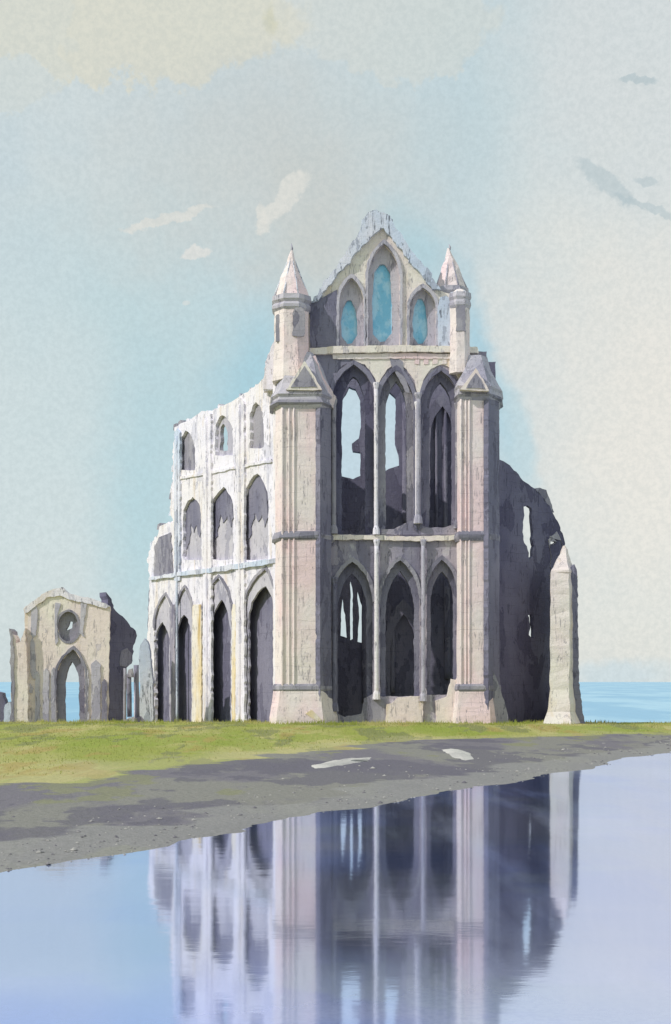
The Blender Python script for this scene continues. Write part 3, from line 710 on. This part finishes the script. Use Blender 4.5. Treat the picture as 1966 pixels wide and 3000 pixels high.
for a in ([(90, 1860), (92, 1780), (104, 1764), (110, 1790), (106, 1862), (96, 1868)], [(89, 1970), (88, 1880), (96, 1868), (102, 1890), (104, 1960), (112, 1984), (96, 1990)], [(84, 2020), (88, 2002), (98, 2016), (94, 2032), (86, 2030)],
          [(160, 1860), (160, 1790), (162, 1766), (178, 1768), (172, 1790), (166, 1830), (170, 1880), (164, 1890)], [(233, 1855), (236, 1800), (236, 1762), (254, 1762), (250, 1800), (242, 1845), (248, 1868)]):
    S('weathered_strip', SR, a, [], .16, 'lilac', sr, off=.07, amp=1.5, seed=int(a[0][0]))
S('left_buttress', SR, [(28, GY), (34, 2060), (32, 1960), (34, 1895), (30, 1850), (40, 1862), (48, 1884), (60, 1880), (72, 1840), (78, 1920), (84, GY)], [], 1.2, 'cream', sr, off=.5, amp=2.5, seed=206)
S('buttress_side', SR, [(26, GY), (33, 2060), (30, 1960), (31, 1895), (27, 1840), (34, 1850), (40, 1900), (42, 2000), (40, GY)], [], 1.4, 'violet', sr, off=.6, amp=2, seed=207)
S('parapet', SR, [(72, 1800), (70, 1784), (101, 1757), (138, 1731), (182, 1720), (200, 1738), (245, 1747), (309, 1767), (322, 1776), (310, 1782), (245, 1764), (199, 1757), (176, 1744), (138, 1752), (104, 1776)], [], .5, 'white', sr, off=.12, amp=2.2, seed=208)
SW = Plane(316, D2 + .1, (1.15, 1))
sw = S('side_wall', SW, [(314, GY), (318, 1900), (318, 1776), (311, 1737), (322, 1748), (334, 1782), (360, 1806), (384, 1835), (397, 1848), (402, 1864), (391, 1890), (388, 1940), (372, 1956), (363, 1974), (361, GY)], [], .8, 'dark', sr, amp=2.5, seed=209)  # unlit side of the ruin, shade put into its dark stone
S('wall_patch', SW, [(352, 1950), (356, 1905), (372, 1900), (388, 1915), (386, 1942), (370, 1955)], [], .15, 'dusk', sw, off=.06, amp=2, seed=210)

# broken columns and stumps between and beside the ruins
def fragment(name, label, cat, x, D, parts, group=None):
    t = thing(name, label, cat, (X_(x, D), D, ground_z(X_(x, D), D)[0]), group)
    for nm, kind, a in parts:
        if kind == 'T': tube(nm, [pix(a[0], a[2], D), pix(a[0] + a[4], a[1], D)], a[3], a[5], t, 8, .03, a[0])
        else: S(nm, Plane(983, D, (1, 0)), a[0], [], a[1], a[2], t, off=a[3], amp=2, seed=x)
    return t
fragment('broken_column', 'thin pale broken column nearest the dark side wall of the small ruin', 'column', 366, 79, [('shaft', 'T', (365, 1958, 2128, .10, 2, 'violet')), ('column_base', 'S', ([(358, 2135), (360, 2108), (372, 2106), (378, 2140)], .5, 'grey', .25))], 'broken columns between the ruins')
fragment('broken_column', 'short dark broken column on a white stone block between the two ruins', 'column', 381, 79.5, [('shaft', 'T', (380, 1975, 2100, .15, -2, 'dusk')), ('column_base', 'S', ([(370, 2132), (372, 2104), (390, 2100), (394, 2130)], .5, 'white', .3)), ('capital', 'S', ([(372, 1985), (374, 1962), (386, 1958), (390, 1984)], .4, 'grey', .2))], 'broken columns between the ruins')
fragment('broken_column', 'white broken column with dark shadowed flank close to the end of the abbey', 'column', 402, 80, [('shaft', 'T', (402, 1948, 2110, .16, -3, 'dusk')), ('shaft', 'T', (396, 1956, 2112, .08, 1, 'white')), ('column_base', 'S', ([(390, 2134), (392, 2106), (410, 2098), (420, 2114), (424, 2134)], .6, 'grey', .3))], 'broken columns between the ruins')  # dusk shaft puts the column's shaded flank into colour
fragment('wall_fragment', 'pale leaning wall fragment standing against the far end of the abbey', 'wall', 425, 90, [('wall', 'S', ([(404, GY), (410, 2000), (406, 1930), (412, 1890), (424, 1870), (436, 1890), (446, 2000), (450, GY)], .8, 'bluew', 0))])
fragment('stone_stump', 'low bluish stone stump at the left edge of the photo beside the small ruin', 'stone', 16, 82, [('stump', 'S', ([(-30, GY), (-26, 2040), (-8, 2026), (6, 2030), (14, 2060), (20, 2090), (22, GY)], .8, 'dusk', 0)), ('stump_face', 'S', ([(10, GY), (14, 2064), (26, 2056), (36, 2070), (40, GY)], .6, 'bluew', .2))])

# ------------------------------------------------------------------ grass
def grass():
    V = []; Fc = []; cols = []
    rnd = random.Random(3); n = 0; tries = 0
    while n < 15000 and tries < 400000:
        tries += 1
        Y = 16 + (78 - 16) * rnd.random() ** .85; X = rnd.uniform(-.30, .30) * Y
        z, d, b = ground_z(X, Y)
        if b < 1.2 + 3.2 * mnoise.noise(Vector((X * .35, Y * .7, 2))): continue
        h = rnd.uniform(.02, .07) * (1 + .4 * rnd.random()); w = .008 + .00018 * Y
        a = rnd.uniform(0, 6.28); lx, ly = rnd.uniform(-.04, .04), rnd.uniform(-.04, .04)
        k = len(V)
        V += [Vector((X - w * math.cos(a), Y - w * math.sin(a), z - .02)), Vector((X + w * math.cos(a), Y + w * math.sin(a), z - .02)), Vector((X + lx, Y + ly, z + h))]
        Fc.append((k, k + 1, k + 2)); n += 1
    for _ in range(420):       # taller tufts at the foot of the walls
        X = rnd.uniform(-19, 22); Y = rnd.uniform(70.5, 73.6) if -3.5 < X < 10 else rnd.uniform(72, 78)
        if X > 13 and Y > 77: continue
        z = ground_z(X, Y)[0]; hh = rnd.uniform(.08, .26)
        for q in range(rnd.randint(5, 14)):
            x = X + rnd.gauss(0, .16); y = Y + rnd.gauss(0, .16); h = hh * rnd.uniform(.5, 1.2); lx = rnd.gauss(0, .06); k = len(V)
            V += [Vector((x - .022, y, z - .03)), Vector((x + .022, y, z - .03)), Vector((x + lx, y, z + h))]; Fc.append((k, k + 1, k + 2))
    m, g, b, out = mat_new('grass_blades')
    P = g.new('ShaderNodeNewGeometry').outputs['Position']
    c = g.mix(g.ramp(g.noise(g.vmul(P, (1.0, .26, 1)), .3, 4), .4, .6), (.33, .36, .08), (.49, .45, .18))
    c = g.mix(g.ramp(g.noise(P, 3, 3), .5, .6, 0, .6), c, (.15, .20, .05))
    g.l.new(c, b.inputs['Base Color'])
    o = obj('grass', V, Fc, m)
    o['kind'] = 'stuff'; o['label'] = 'short yellow green grass along the bank before the ruins'; o['category'] = 'grass'
grass()

def pebbles():
    """stones and gravel scattered over the muddy margin of the pond"""
    V = []; Fc = []; rnd = random.Random(11); n = 0
    base = [(0, 0, 1), (.9, 0, .1), (.25, .85, .15), (-.75, .5, .05), (-.7, -.55, .12), (.3, -.88, .08), (0, 0, -.5)]
    tri = [(0, 1, 2), (0, 2, 3), (0, 3, 4), (0, 4, 5), (0, 5, 1), (6, 2, 1), (6, 3, 2), (6, 4, 3), (6, 5, 4), (6, 1, 5)]
    while n < 900:
        t = rnd.random() ** 1.3 * 58; d = abs(rnd.gauss(0, 2.4)) - .4
        X = -5.2 + .487 * t - .873 * d; Y = 20 + .873 * t + .487 * d
        z, dd, b = ground_z(X, Y)
        if dd < -.25 or b > 1 or mnoise.noise(Vector((X * .4, Y * .25, 3))) < -.05: continue
        r = rnd.uniform(.010, .03) * (2.2 if rnd.random() < .06 else 1) * (1 + Y / 60); a = rnd.uniform(0, 6.28); k = len(V)
        for p in base:
            q = Vector((p[0] * rnd.uniform(.8, 1.3), p[1] * rnd.uniform(.8, 1.2), p[2] * .6))
            V.append(Vector((X + r * (q.x * math.cos(a) - q.y * math.sin(a)), Y + r * (q.x * math.sin(a) + q.y * math.cos(a)), z + r * q.z)))
        Fc += [tuple(k + i for i in f) for f in tri]; n += 1
    m, g, b, out = mat_new('shore_gravel')
    P = g.new('ShaderNodeNewGeometry').outputs['Position']
    g.l.new(g.mix(g.ramp(g.noise(P, 3, 3), .4, .6), (.16, .15, .17), (.42, .40, .37)), b.inputs['Base Color'])
    o = obj('shore_gravel', V, Fc, m)
    o['kind'] = 'stuff'; o['label'] = 'loose gravel scattered along the grey water edge'; o['category'] = 'gravel'
pebbles()
